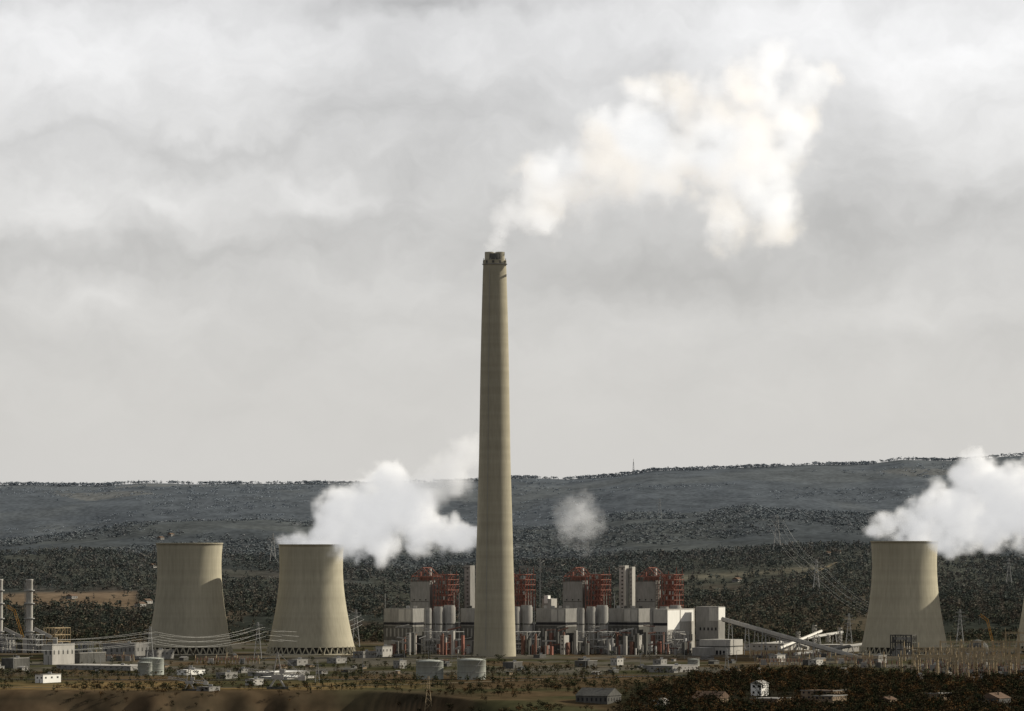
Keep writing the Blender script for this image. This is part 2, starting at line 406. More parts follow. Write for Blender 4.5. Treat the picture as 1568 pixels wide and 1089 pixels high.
# ---------------- power station ----------------
PS=empty('power_station',(X(850,4150),4150,0))
def unit(px,idx,end=False):
    b=B()
    R=rbox(b,px,px+30,px+38,889,1000,4190,'grey','dgrey',z0=-1)
    panel(b,R,'L',0,1,.985,1.0,'dgrey'); 
    for u in (.2,.5,.8): panel(b,R,'L',u-.03,u+.03,.72,.74,'dark')
    panel(b,R,'L',.05,.95,.70,.71,'dgrey')
    C,e1,e2,wl,wr=corners(px+2,px+34,px+46,4188); zt=Zp(889,4188)
    def Q(u,v,z): q=C+e1*(wl*u)+e2*(wr*v); return (q.x,q.y,z)
    for v in (0,.5,1):
        b.beam(Q(0,v,zt+3),Q(.45,v,zt+12),.55,'red'); b.beam(Q(.45,v,zt+12),Q(1,v,zt+4),.55,'red')
        for u in (0,.22,.45,.7,1): b.beam(Q(u,v,zt-1),Q(u,v,zt+4+8*(1-abs(u-.45)/.55)),.45,'red')
        b.beam(Q(0,v,zt+3.5),Q(1,v,zt+3.5),.6,'red')
    for u in (0,.45,1): b.beam(Q(u,0,zt+4+(8 if u==.45 else 0)),Q(u,1,zt+4+(8 if u==.45 else 0)),.5,'red')
    q=C+e1*wl*.45+e2*wr*.5; b.box((q.x,q.y,zt+2),(wl*.26,4,2.0),'rust')
    b.rev((q.x+3,q.y),[(1.2,zt),(1.2,zt+11),(.9,zt+11.1)],'lgrey',12)
    b.rev((q.x-6,q.y),[(.8,zt),(.8,zt+8),(.6,zt+8.1)],'red',10)
    frame(b,px+35,px+58,px+74,880,935,4175,7,5,4,'red',.55,['rust','dgrey','lgrey','grey','dgrey'])
    for u in (38,50,62,71):
        hh=random.uniform(868,876); xx=X(px+u,4185); b.beam((xx,4188,Zp(882,4185)),(xx,4188,Zp(hh,4185)),.6,random.choice(['red','lgrey','red']))
    R=rbox(b,px+40,px+56,px+68,908,1000,4200,'dgrey',z0=-1)
    R=rbox(b,px-41,px+4,px+24,932,1000,4120,'grey','dgrey',z0=-1)
    for i in range(4):
        panel(b,R,'L',.04+i*.24,.24+i*.24,.72,.98,'lgrey' if i in (0,1) else 'grey',.2)
    panel(b,R,'L',0,1,.64,.695,'dark',.25); panel(b,R,'R',0,1,.64,.695,'dark',.25)
    panel(b,R,'L',0,1,.30,.62,'dgrey',.22)
    for i in range(7): panel(b,R,'L',.05+i*.135,.10+i*.135,.38,.56,'grey',.5)
    panel(b,R,'L',0,.6,.0,.28,'dgrey',.3); panel(b,R,'R',0,.9,.0,.6,'dgrey',.3)
    for u in (.1,.35,.6,.85): q=R[0]+R[1]*R[3]*u+R[2]*R[4]*.4; b.box((q.x,q.y,R[6]+1.0),(1.6,1.6,1.3),random.choice(['lgrey','dgrey','steel']))
    for i,u in enumerate((27,43,60)):
        c=(X(px+u,4105+i*6),4105+i*6); rr=(3.6,4.4,5.6)[i]
        b.rev(c,[(rr,0),(rr,Zp(934-i*2,4110)),(rr*.9,Zp(933-i*2,4110)),(rr*.88,Zp(931-i*2,4110))],'grey',24)
        b.rev(c,[(rr+.05,26),(rr+.3,26.1),(rr+.3,27),(rr+.05,27.1)],'dgrey',24,cap=False)
        b.beam((c[0]-rr*.5,c[1]-rr,0),(c[0]-rr*.5,c[1]-rr,Zp(935,4110)),.4,'steel')
    frame(b,px+20,px+60,px+82,968,1003,4080,3,6,3,'steel',.4,['dgrey','rust','grey','dgrey'])
    for _ in range(34):
        u=random.uniform(-34,85); yy=random.uniform(972,1002); w=random.uniform(2,8); hh=random.uniform(2,7)
        k=random.choice(['rust','grey','dgrey','lgrey','rust','dgrey','steel','red','dgrey'])
        d=random.uniform(4040,4110); z1=Zp(yy-hh,d)
        z1=max(z1,2); rbox(b,px+u,px+u+w*.6,px+u+w,830-(z1-ZC)*K/d,1000,d,k,z0=-1)
    for _ in range(18):
        u=random.uniform(-35,70); d=4065; z=random.uniform(4,26); b.beam((X(px+u,d),d,z),(X(px+u+random.uniform(8,26),d),d+4,z+random.uniform(-3,3)),random.uniform(.5,1.3),random.choice(['steel','rust','lgrey','grey']))
    R=rbox(b,px-4,px+2,px+9.5,973,1006,4060,'lgrey','grey',z0=-1)
    for v in (.3,.5,.7,.88): panel(b,R,'L',.3,.7,v,v+.06,'dark')
    rbox(b,px-2,px+1,px+4,970,974,4064,'dgrey')
    b.done('boiler_unit_%d'%idx,(X(px,4150),4150,0),PS)
for i,px in enumerate((628,746,862,974)): unit(px,i+1)
b=B()
def stair(x0,xm,x1,yt,d,k='lgrey'):
    R=rbox(b,x0,xm,x1,yt,1000,d,k,'grey',z0=-1)
    for v in np.arange(.5,.97,.045): panel(b,R,'L',.3,.6,v,v+.02,'dgrey')
    panel(b,R,'L',0,1,.972,.98,'dgrey')
stair(948,957,963,866,4205); stair(964,968,973,868,4208); stair(711,720,727,866,4205,'grey')
rbox(b,590,1040,1066,957,1000,4230,'dgrey','dgrey',z0=-1)
R=rbox(b,1001,1022,1067,933,1003,4085,'lgrey','grey',z0=-1)
panel(b,R,'R',0,.44,.55,.97,'white',.2); panel(b,R,'R',.48,.95,.72,.97,'white',.2)
panel(b,R,'R',.5,.95,.5,.7,'lgrey',.2); panel(b,R,'R',.02,.98,.28,.5,'lgrey',.25)
panel(b,R,'L',0,1,.64,.70,'dark'); 
for i in range(8): panel(b,R,'R',.04+i*.12,.09+i*.12,.3,.44,'grey',.5)
panel(b,R,'R',.1,.16,0,.22,'dark',.4); panel(b,R,'R',.6,.72,0,.2,'dark',.4)
for i in range(6): panel(b,R,'L',.05+i*.16,.15+i*.16,.1,.5,'dgrey',.4)
R=rbox(b,1066,1100,1111,929,1003,4110,'grey','lgrey',z0=-1)
panel(b,R,'L',0,.4,.70,.98,'lgrey',.2); panel(b,R,'R',0,1,.72,.98,'white',.2)
for i in range(5): panel(b,R,'L',.08+i*.17,.14+i*.17,.5,.56,'dark',.2)
panel(b,R,'L',0,1,.28,.30,'dgrey',.2)
R=rbox(b,1072,1112,1140,980,1008,4040,'lgrey','lgrey',z0=-1)
panel(b,R,'L',0,1,.55,.62,'dgrey'); panel(b,R,'R',0,1,.55,.62,'dgrey')
for i in range(7): panel(b,R,'L',.05+i*.13,.12+i*.13,.1,.35,'dark',.2)
rbox(b,1060,1080,1096,992,1010,4020,'grey','lgrey',z0=-1)
rbox(b,830,842,853,917,930,4200,'lgrey','white',z0=40)
rbox(b,833,838,843,912,918,4200,'white','white',z0=44)
for px in (827,703,818,590,941): b.beam((X(px,4170),4170,0),(X(px,4170),4170,Zp(random.uniform(900,915) if px!=827 else 850,4170)),.7,'steel')
b.done('turbine_hall',(X(1030,4100),4100,0),PS)

# ---------------- conveyors ----------------
def conveyor(p0,p1,nsup=6,w=3.2,k='lgrey'):
    (x0,y0,d0),(x1,y1,d1)=p0,p1
    A=Vector((X(x0,d0),d0,Zp(y0,d0))); E=Vector((X(x1,d1),d1,Zp(y1,d1)))
    b=B(); b.beam(A,E,w,k)
    dd=(E-A); side=dd.cross(Vector((0,0,1))).normalized()
    b.beam(A+Vector((0,0,w*.5+.2)),E+Vector((0,0,w*.5+.2)),w*.3,'lgrey')
    b.beam(A-Vector((0,0,w*.5+.5)),E-Vector((0,0,w*.5+.5)),.8,'dgrey')
    for i in range(nsup):
        q=A+dd*((i+.5)/nsup)
        if q.z<4: continue
        for s in (-1,1):
            b.beam((q+side*s*3).to_tuple()[:2]+(0,),q+side*s*1.2,.6,'steel')
        for h in np.arange(4,q.z-2,6):
            f=h/q.z; s0=3-(1.8*f); b.beam((q.x-side.x*s0,q.y-side.y*s0,h),(q.x+side.x*s0,q.y+side.y*s0,h+3),.3,'steel')
    b.done('conveyor_gallery',(A.x,A.y,0))
conveyor((1106,948,4100),(1318,1008,3880),8,2.6,'lgrey')
conveyor((1140,992,4300),(1290,968,4420),6,1.8,'white')
conveyor((1150,962,4350),(1235,992,4200),5,1.6,'grey')
conveyor((1195,992,4150),(1258,966,4300),4,1.6,'white')
conveyor((1215,1002,3950),(1330,985,4150),6,1.5,'steel')
b=B(); d=4330
for px,yt in ((1247,958),(1286,962),(1268,972),(1222,968)):
    frame(b,px-3,px+1,px+4,yt,985,d,5,1,1,'lgrey',.5,['lgrey'])
b.done('transfer_tower',(X(1255,d),d,0))

# ---------------- sheds ----------------
def shed(x0,xm,x1,yt,yb,k='white',roof='lgrey',pitched=False,name='industrial_building',base=None):
    d=D(yb); zb=0
    b=B(); R=rbox(b,x0,xm,x1,yt,yb,d,k,roof,z0=-2.5)
    C,e1,e2,wl,wr,_,z1=R; h=z1; R=(C,e1,e2,wl,wr,0,z1)
    if pitched:
        rz=min(wl,wr)*.22; o=.5
        P=[C-e1*o-e2*o,C-e1*o+e2*(wr+o),C+e1*(wl+o)+e2*(wr+o),C+e1*(wl+o)-e2*o]
        m0=(P[0]+P[1])/2; m1=(P[2]+P[3])/2
        vs=[(q.x,q.y,z1+.01) for q in P]+[(m0.x,m0.y,z1+rz),(m1.x,m1.y,z1+rz)]
        b.add(vs,[[0,4,5,3],[1,2,5,4],[0,1,4],[2,3,5]],roof)
    else:
        panel(b,R,'L',-.01,1.01,.94,1.03,'grey',.25); panel(b,R,'R',-.01,1.01,.94,1.03,'grey',.25)
        q=C+e1*wl*.3+e2*wr*.5; b.box((q.x,q.y,z1+.7),(1.3,1.3,.8),'steel')
    nL=max(2,int(wl/5)); nR=max(2,int(wr/6))
    for i in range(nL): panel(b,R,'L',(i+.25)/nL,(i+.6)/nL,.5,.72,'dgrey',.06)
    for i in range(nR): panel(b,R,'R',(i+.3)/nR,(i+.6)/nR,.5,.72,'dgrey',.06)
    panel(b,R,'L',.42,.5,.0,.42,'dgrey',.08)
    b.done(name,(C.x,C.y,0))
for a in [(66,80,109,987,1018,'lgrey','grey'),(156,183,222,986,1011,'grey','lgrey'),(110,122,156,1000,1016,'dgrey','grey'),(222,232,262,996,1010,'grey','grey'),
          (53,66,89,1033,1046,'white','lgrey'),(270,286,311,1026,1034,'white','white'),(378,420,470,1030,1036,'grey','white'),(330,345,362,1030,1040,'grey','grey'),
          (1143,1200,1245,986,997,'lgrey','lgrey'),(1245,1290,1320,988,999,'grey','lgrey'),(1180,1190,1204,1003,1014,'lgrey','white'),(1238,1250,1262,1010,1019,'lgrey','white'),
          (540,556,575,998,1008,'grey','lgrey'),(575,585,600,990,1006,'lgrey','grey'),(500,515,530,1008,1016,'grey','grey'),(1,20,40,1008,1024,'dgrey','grey'),
          (1000,1012,1022,1010,1020,'grey','lgrey'),(880,900,915,1012,1022,'dgrey','grey'),(935,945,955,1008,1019,'lgrey','grey'),(770,786,800,1014,1024,'dgrey','grey'),
          (1330,1345,1360,1004,1016,'grey','grey'),(602,612,622,1012,1024,'grey','grey'),(375,388,402,1040,1050,'lgrey','white'),(300,320,335,1052,1058,'grey','grey'),
          (440,455,470,1010,1020,'grey','lgrey'),(985,1030,1072,1020,1030,'grey','grey')]:
    shed(*a)
shed(80,200,238,1020,1027,'grey','lgrey'); shed(395,440,478,1037,1041,'lgrey','white')
for i in range(52):
    x=random.uniform(-20,1330); w=random.uniform(7,22); yb=random.uniform(1006,1034); 
    if 700<x<800 and yb<1012: continue
    hh=random.uniform(2.5,6)
    shed(x,x+w*.5,x+w,yb-hh,yb,random.choice(['grey','dgrey','brick','grey','dgrey']),random.choice(['grey','tile','dgrey','dgrey']),random.random()<.5)
def house(x0,xm,x1,yt,h,d,k,roof,pitched):
    xx=X(xm,d); z=Hs(xx,d)
    b=B(); C,e1,e2,wl,wr=corners(x0,xm,x1,d); z1=Zp(yt,d)
    P=[C,C+e2*wr,C+e1*wl+e2*wr,C+e1*wl]; b.prism([tuple(q) for q in P],z-3,z1,k,roof)
    R=(C,e1,e2,wl,wr,z,z1)
    fl=max(1,int((z1-z)/3)); n=max(2,int(wl/3.2)); n2=max(2,int(wr/3.5))
    for f in range(fl):
        for i in range(n): panel(b,R,'L',(i+.3)/n,(i+.65)/n,(f+.35)/fl,(f+.75)/fl,'dark',.05)
        for i in range(n2): panel(b,R,'R',(i+.35)/n2,(i+.62)/n2,(f+.35)/fl,(f+.75)/fl,'dark',.05)
    if pitched:
        o=.5; rz=min(wl,wr)*.25
        Pq=[C-e1*o-e2*o,C-e1*o+e2*(wr+o),C+e1*(wl+o)+e2*(wr+o),C+e1*(wl+o)-e2*o]
        if wl>wr: m0=(Pq[0]+Pq[1])/2; m1=(Pq[2]+Pq[3])/2; fs=[[0,4,5,3],[1,2,5,4],[0,1,4],[2,3,5]]
        else: m0=(Pq[0]+Pq[3])/2; m1=(Pq[1]+Pq[2])/2; fs=[[0,1,5,4],[3,4,5,2],[0,4,3],[1,2,5]]
        b.add([(q.x,q.y,z1+.02) for q in Pq]+[(m0.x,m0.y,z1+rz),(m1.x,m1.y,z1+rz)],fs,roof)
        q=C+e1*wl*.3+e2*wr*.45; b.box((q.x,q.y,z1+rz*.8),(.5,.5,1.2),'brick')
    else:
        panel(b,R,'L',-.02,1.02,.97,1.04,'grey',.4); panel(b,R,'R',-.02,1.02,.97,1.04,'grey',.4)
    b.done('house' if pitched else 'apartment_building',(C.x,C.y,z))
house(1150,1166,1178,1047,8,2960,'white','grey',True)
house(1150,1190,1218,1070,8,2840,'brick','grey',False)
house(1228,1275,1299,1058,9,2880,'brick','tile',False)
house(1247,1275,1300,1066,9,2790,'brick','grey',False)
house(1060,1100,1120,1070,6,2860,'brick','tile',True)
house(882,930,952,1066,7,2860,'dgrey','dgrey',True)
house(1418,1440,1460,1062,8,2880,'brick','grey',False)
house(1500,1530,1552,1070,8,2820,'dgrey','tile',True)
house(1345,1362,1376,1072,8,2820,'brick','tile',True)
house(1000,1015,1026,1074,6,2850,'lgrey','lgrey',True)
for (px,d) in ((1268,6000),(1282,6020),(225,5200),(215,5150),(110,5300),(880,5900),(1130,5600),(235,5900),(246,8000),(262,8100),(1420,5750),(860,6100),(600,5150)):
    x=X(px,d); z=Hs(x,d); b=B(); w=5;h=3.6
    C=Vector((x,d)); e1=Vector((-CA,SA)); e2=Vector((SA,CA)); P=[C,C+e2*12,C+e1*8+e2*12,C+e1*8]
    b.prism([tuple(q) for q in P],z-3,z+h,'lgrey' if px%2 else 'grey','tile')
    Pq=[C-e1*.5-e2*.5,C-e1*.5+e2*12.5,C+e1*8.5+e2*12.5,C+e1*8.5-e2*.5]; m0=(Pq[0]+Pq[3])/2; m1=(Pq[1]+Pq[2])/2
    b.add([(q.x,q.y,z+h+.02) for q in Pq]+[(m0.x,m0.y,z+h+2.2),(m1.x,m1.y,z+h+2.2)],[[0,1,5,4],[3,4,5,2],[0,4,3],[1,2,5]],'tile')
    R=(C,e1,e2,8,12,z,z+h)
    for i in range(3): panel(b,R,'L',.15+i*.3,.28+i*.3,.4,.75,'dark',.05)
    for i in range(3): panel(b,R,'R',.15+i*.3,.28+i*.3,.4,.75,'dark',.05)
    b.done('farmhouse',(x,d,z))

# ---------------- tanks ----------------
def tank(px,rpx,yt,yb):
    d=D(yb); m=d/K; r0=rpx*m; h=Zp(yt,d); c=(X(px,d),d); b=B()
    b.rev(c,[(r0,-1.5),(r0,h),(r0+.15,h+.05),(r0*.6,h+r0*.10),(r0*.1,h+r0*.14)],'tank',40)
    for z in (h*.35,h*.7): b.rev(c,[(r0+.01,z),(r0+.2,z+.05),(r0+.2,z+.3),(r0+.01,z+.35)],'grey',40,cap=False)
    for i in range(20):
        a=6.283*i/20; a2=6.283*(i+1)/20; p=(c[0]+r0*math.cos(a),c[1]+r0*math.sin(a)); q=(c[0]+r0*math.cos(a2),c[1]+r0*math.sin(a2))
        b.beam(p+(h,),p+(h+1.2,),.12,'steel'); b.beam(p+(h+1.2,),q+(h+1.2,),.12,'steel')
    for i in range(10):
        a=-1.9+.1*i; a2=a+.1; b.beam((c[0]+(r0+.5)*math.cos(a),c[1]+(r0+.5)*math.sin(a),h*i/10),(c[0]+(r0+.5)*math.cos(a2),c[1]+(r0+.5)*math.sin(a2),h*(i+1)/10),.35,'steel')
    b.done('storage_tank',(c[0],d,0))
tank(658,21,1013,1040); tank(722,22,1011,1040); tank(232,19,1009,1033); tank(222,11,1015,1034); tank(1062,9,1010,1020)

# ---------------- gas-turbine stacks left ----------------
def stack(px):
    d=4130; b=B(); c=(X(px,d),d); m=d/K; r0=6.2*m
    b.rev(c,[(r0*1.05,0),(r0*1.05,14),(r0*.85,20),(r0*.85,Zp(890,d)),(r0*.95,Zp(889,d)),(r0*.95,Zp(887,d)),(r0*.7,Zp(886.9,d))],'lgrey',24)
    for y in (905,925,948,968): z=Zp(y,d); b.rev(c,[(r0*.86,z),(r0*1.3,z+.1),(r0*1.3,z+1),(r0*.86,z+1.1)],'steel',20,cap=False,smooth=False)
    b.beam((c[0]-r0,c[1]-r0*.6,0),(c[0]-r0,c[1]-r0*.6,Zp(892,d)),.5,'steel')
    frame(b,px-8,px+10,px+22,972,1004,d-12,4,3,3,'steel',.6,['lgrey','grey','dgrey'])
    rbox(b,px-4,px+12,px+22,980,1003,d+10,'grey','lgrey',z0=-1)
    b.beam((c[0]+4,d+2,22),(c[0]+20,d+3,14),3,'lgrey')
    for i in range(5): b.box((c[0]+14+i*5,d-6,3+i%3*2),(2,2,3+i%3*2),random.choice(['lgrey','grey','dgrey']))
    b.done('exhaust_stack',(c[0],d,0))
stack(45); stack(-1)
b=B(); d=4140
frame(b,66,84,104,962,1004,d,4,4,3,'tan',.6,['grey','dgrey','tan']); b.done('pipe_rack',(X(80,d),d,0))
b=B(); d=4060; frame(b,108,130,152,984,1004,d,2,6,2,'steel',.5,['grey','dgrey']); b.done('pipe_rack',(X(120,d),d,0))

# ---------------- cranes ----------------
def crane(px,d,pts,k='orange'):
    b=B(); Q=[Vector((X(a,d),d,Zp(c,d))) for a,c in pts]
    for i in range(len(Q)-1):
        A,E=Q[i],Q[i+1]; o=Vector((.7,0,.7)); 
        b.beam(A-o,E-o,.45,k); b.beam(A+o,E+o,.45,k)
        n=max(2,int((E-A).length/3))
        for j in range(n): b.beam(A+(E-A)*(j/n)-o,A+(E-A)*((j+1)/n)+o,.25,k)
    b.beam(Q[-1],(Q[-1].x,Q[-1].y,Q[-1].z-8),.2,'steel')
    g=Q[0]; b.box((g.x,g.y,1.6),(3.2,1.6,.9),k); b.box((g.x-1.5,g.y,3.2),(1.3,1.3,.9),'dgrey')
    for i in (-2.2,0,2.2): b.rev((g.x+i,g.y-1.2),[(.7,0),(.7,1.2)],'dark',10)
    b.beam((g.x,g.y,0),g,.9,k)
    b.done('mobile_crane',(g.x,g.y,0))
crane(1522,4000,[(1522,992),(1512,950),(1500,941)]); crane(38,4180,[(38,985),(22,935),(10,928)])

# ---------------- pylons ----------------
def pylon(px,d,h,k='steel',name='electricity_pylon',zb=None):
    x=X(px,d); z=Hs(x,d) if zb is None else zb; b=B(); w0=h*.09; w1=h*.018; th=.0085*h
    def P(sx,sy,t): w=w0*(1-t)**1.3+w1; return (x+sx*w,d+sy*w,z+h*t)
    lv=[-.02,.2,.38,.53,.66,.77,.87,1.0]
    for sx in (-1,1):
        for sy in (-1,1):
            for i in range(len(lv)-1): b.beam(P(sx,sy,max(lv[i],0)) if i else (x+sx*(w0+w1),d+sy*(w0+w1),z-1.5),P(sx,sy,lv[i+1]),th,k)
    for i in range(len(lv)-1):
        a,c=max(lv[i],0),lv[i+1]
        for s in (-1,1):
            b.beam(P(-1,s,a),P(1,s,c),th*.6,k); b.beam(P(1,s,a),P(-1,s,c),th*.6,k); b.beam(P(s,-1,a),P(s,1,c),th*.6,k)
    for t,wd in ((.66,.17),(.79,.22),(.91,.15)):
        for s in (-1,1):
            b.beam((x,d,z+h*(t+.03)),(x+s*h*wd,d,z+h*t),th*.8,k); b.beam((x,d,z+h*t),(x+s*h*wd,d,z+h*t),th*.8,k)
            b.beam((x+s*h*wd,d,z+h*t),(x+s*h*wd,d,z+h*(t-.05)),th*.8,'dgrey')
    b.done(name,(x,d,z)); return [(x+s*h*wd,d,z+h*(t-.05)) for t,wd in ((.66,.17),(.79,.22),(.91,.15)) for s in (-1,1)]
def wires(A,E,sag=.02,w=.10):
    b=B()
    for p,q in zip(A,E):
        p=Vector(p);q=Vector(q); L=(q-p).length; prev=p
        for i in range(1,15):
            t=i/14; c=p.lerp(q,t); c.z-=4*sag*L*t*(1-t); b.beam(prev,c,w,'wire'); prev=c
    b.done('power_line',A[0])
a1=pylon(545,4350,36); a2=pylon(395,3900,32); a3=pylon(230,3700,32); 
wires(a1,a2); wires(a2,a3,.03); a4=pylon(-60,3500,36); wires(a3,a4,.025)
b1=pylon(1190,6150,50); b2=pylon(1250,5300,42); b3=pylon(1340,4700,36); wires(b1,b2,.01,.07); wires(b2,b3,.01,.07)
b0=pylon(1010,8800,40); 
c1=pylon(418,6150,40); wires(a1,c1,.01,.07)
pylon(900,7000,40); pylon(1545,5600,38); pylon(1470,4500,34); pylon(1300,4500,30)
x=X(970,13480); z=Hs(x,13480); b=B()
for s in (-1,1): b.beam((x+s*2.5,13480,z-3),(x+s*.6,13480,z+34),1.1,'steel')
for i in range(7): b.beam((x-2.5+i*.27,13480,z+i*5),(x+2.2-i*.27,13480,z+i*5+5),.5,'steel')
b.beam((x,13480,z+34),(x,13480,z+44),.8,'red'); b.done('radio_mast',(x,13480,z))

# ---------------- substation right ----------------
def gantry(px,yb,n,wpx,hpx,k='tan'):
    d=D(yb); b=B(); h=Zp(yb-hpx,d); wm=wpx*d/K
    for i in range(n+1):
        x=X(px+i*wpx,d); e=random.uniform(0,5)
        for s in (-1,1):
            b.beam((x-.9,d+s*.9,-1),(x-.25,d+s*.25,h+e),.5,k); b.beam((x+.9,d+s*.9,-1),(x+.25,d+s*.25,h),.5,k)
        for j in range(5): b.beam((x-.8,d-.8,h*j/5),(x+.8,d-.8,h*(j+1)/5),.3,k)
        if i<n:
            for zz in (h,h-1.1): b.beam((x,d-.4,zz),(x+wm,d-.4,zz),.45,k)
            for j in range(6): b.beam((x+wm*j/6,d-.4,h-1.1+1.1*(j%2)),(x+wm*(j+1)/6,d-.4,h-1.1*(j%2)),.25,k)
            for j in range(3):
                xx=x+wm*(j+.5)/3; b.beam((xx,d-.4,h-1.1),(xx,d-.4,h-3.2),.35,'grey')
                b.rev((xx,d-5),[(.3,0),(.3,2.5)],'grey',6); b.rev((xx,d-5),[(.5,2.5),(.35,3.2),(.5,3.8),(.2,5.5)],'rust',8)
            if random.random()<.5: b.box((x+wm*.5,d-9,2.2),(2.2,1.6,2.2),random.choice(['grey','lgrey','dgrey']))
    b.done('substation_gantry',(X(px,d),d,0))
for (px,yb,n,w,h) in [(1385,1012,5,22,20),(1398,1020,6,26,24),(1380,1030,6,28,27),(1405,1037,5,30,30),(1450,1045,4,32,34),(1540,1018,2,20,50),(1310,1022,3,22,16),(1150,1008,6,20,12),(1440,1008,6,16,26),(1470,1026,6,15,34),(1418,1016,7,12,18),(1280,1016,4,14,12),(1160,1018,5,16,9),(120,1012,6,14,9),(300,1016,6,16,8),(1460,1034,7,16,40),(1520,1028,4,13,46),(1400,1026,4,18,22)]:
    gantry(px,yb,n,w,h)
for (px,yb,w) in [(1400,1040,16),(1440,1034,20),(1480,1046,18),(1520,1038,22),(1555,1046,16),(1425,1024,14),(1500,1020,16)]:
    shed(px,px+w*.5,px+w,yb-6,yb,random.choice(['grey','brick','dgrey']),'grey')
b=B(); d=4010; frame(b,1365,1396,1404,973,1006,d,3,4,2,'dgrey',.9,['grey','dgrey','grey'])
rbox(b,1368,1392,1400,976,980,d+1,'grey','dgrey'); rbox(b,1370,1385,1395,990,1006,d+3,'grey','grey',z0=-1); b.done('pump_house',(X(1385,d),d,0))
b=B(); d=3960; c=(X(1497,d),d); r0=10; b.rev(c,[(r0,-1),(r0,6)]+[(r0*math.cos(t),6+r0*.95*math.sin(t)) for t in np.linspace(.1,1.5,10)],'dgrey',40)
for i in range(12):
    aa=6.283*i/12
    for t0,t1 in ((0,.5),(.5,1.0),(1.0,1.45)):
        b.beam((c[0]+(r0+.1)*math.cos(t0)*math.cos(aa),c[1]+(r0+.1)*math.cos(t0)*math.sin(aa),6+r0*.95*math.sin(t0)),(c[0]+(r0+.1)*math.cos(t1)*math.cos(aa),c[1]+(r0+.1)*math.cos(t1)*math.sin(aa),6+r0*.95*math.sin(t1)),.4,'grey')
b.done('storage_dome',(c[0],d,0))

# ---------------- mine stacker machine ----------------
def stacker(px,d,sc=1.0,k='lgrey'):
    x=X(px,d); z=Hs(x,d); b=B()
    def P(u,w,v=0): return (x+u*sc,d+v*sc,z+w*sc)
    for s in (-1.6,1.6):
        b.beam(P(-3,8,s),P(0,24,s),.6*sc,k); b.beam(P(3,8,s),P(0,24,s),.6*sc,k)
        b.beam(P(-21,12,s),P(3,8,s),.6*sc,k); b.beam(P(-21,13.6,s),P(-3,11,s),.5*sc,k)
        for i in range(9): u=-21+2*i; b.beam(P(u,12-(u+21)*.16,s),P(u+2,13.4-(u+21)*.14,s),.3*sc,k)
        b.beam(P(3,8,s),P(18,6.5,s),.8*sc,k); b.beam(P(3,10.5,s),P(18,8.5,s),.5*sc,k)
        for i in range(7): b.beam(P(3+2*i,8,s),P(5+2*i,9.8,s),.3*sc,k)
        b.beam(P(0,24,s),P(-20,13.4,s),.25*sc,'steel'); b.beam(P(0,24,s),P(17,8.5,s),.25*sc,'steel')
        for u in (-5,5): b.beam(P(u,1,s*2),P(0,9,s),.9*sc,k)
        b.beam(P(-7,.8,s*2),P(7,.8,s*2),1.5*sc,'dgrey')
    b.box(P(0,8,0),(4*sc,2.6*sc,1.3*sc),k); b.box(P(16,7,0),(2.2*sc,2.2*sc,1.4*sc),'lgrey'); b.box(P(3,11.5,0),(1.8*sc,1.8*sc,1.5*sc),'lgrey')
    b.done('stacker_machine',(x,d,z))
stacker(425,3110,1.05,'lgrey'); stacker(290,3085,.7,'lgrey')
pylon(656,2960,22,'tan','lattice_mast'); pylon(486,3240,16,'steel','lattice_mast'); pylon(1113,3450,20,'steel','lattice_mast')
for i in range(34):
    px=random.uniform(20,1540); d=random.uniform(3450,3950); x=X(px,d); b=B(); z=Hs(x,d); h=random.uniform(9,13)
    b.beam((x,d,z-.5),(x,d,z+h),.28,'steel'); b.beam((x,d,z+h),(x+1.8,d,z+h+.3),.2,'steel'); b.box((x+2,d,z+h+.25),(.6,.3,.15),'lgrey'); b.done('street_lamp',(x,d,z))

# ---------------- roads ----------------
def strip(name,pts,w,k,lift=.25,mark=None):
    P=[]; 
    for i in range(len(pts)-1):
        a,c=pts[i],pts[i+1]
        for j in range(40): t=j/40; P.append((a[0]+(c[0]-a[0])*t,a[1]+(c[1]-a[1])*t))
    P=np.array(P+[pts[-1]]); T=np.gradient(P,axis=0); T/=np.linalg.norm(T,axis=1)[:,None]; Nn=np.stack([-T[:,1],T[:,0]],1)
    rows=[]
    for o in (-w/2,-w/6,w/6,w/2):
        q=P+Nn*o; rows.append(np.stack([q[:,0],q[:,1],H(q[:,0],q[:,1])+lift],1))
    V=np.concatenate(rows); n=len(P); F=[]
    for k2 in range(3):
        for i in range(n-1): F.append([k2*n+i,k2*n+i+1,(k2+1)*n+i+1,(k2+1)*n+i][::-1])
    me=bpy.data.meshes.new(name); fastmesh(me,V,np.array(F),4); me.materials.append(M[k]); scene.collection.objects.link(bpy.data.objects.new(name,me))
def PX(px,y): return (X(px,y),y)
strip('road',[PX(-200,3340),PX(400,3300),PX(900,3360),PX(1300,3560),PX(1700,3600)],9,'asphalt')
strip('road_marking',[PX(-200,3340),PX(400,3300),PX(900,3360),PX(1300,3560),PX(1700,3600)],.3,'line',.29)
strip('dirt_road',[PX(-200,3150),PX(200,3130),PX(420,3140),PX(640,3200),PX(860,3330)],7,'dirt')
strip('dirt_road',[PX(560,3700),PX(860,3640),PX(1300,3800)],9,'dirt')
strip('dirt_road',[PX(1030,5350),PX(1120,5450),PX(1230,5600),PX(1290,5900)],6,'dirt',.6)
b=B()
for i in range(180):
    x=X(-50,3380)+i*4.6; y=3385+10*math.sin(i/20); b.beam((x,y,-.5),(x,y,2.4),.14,'steel')
    x2=x+4.6; y2=3385+10*math.sin((i+1)/20)
    for zz in (.8,2.2): b.beam((x,y,zz),(x2,y2,zz),.06,'steel')
b.done('perimeter_fence',(X(-50,3380),3385,0))

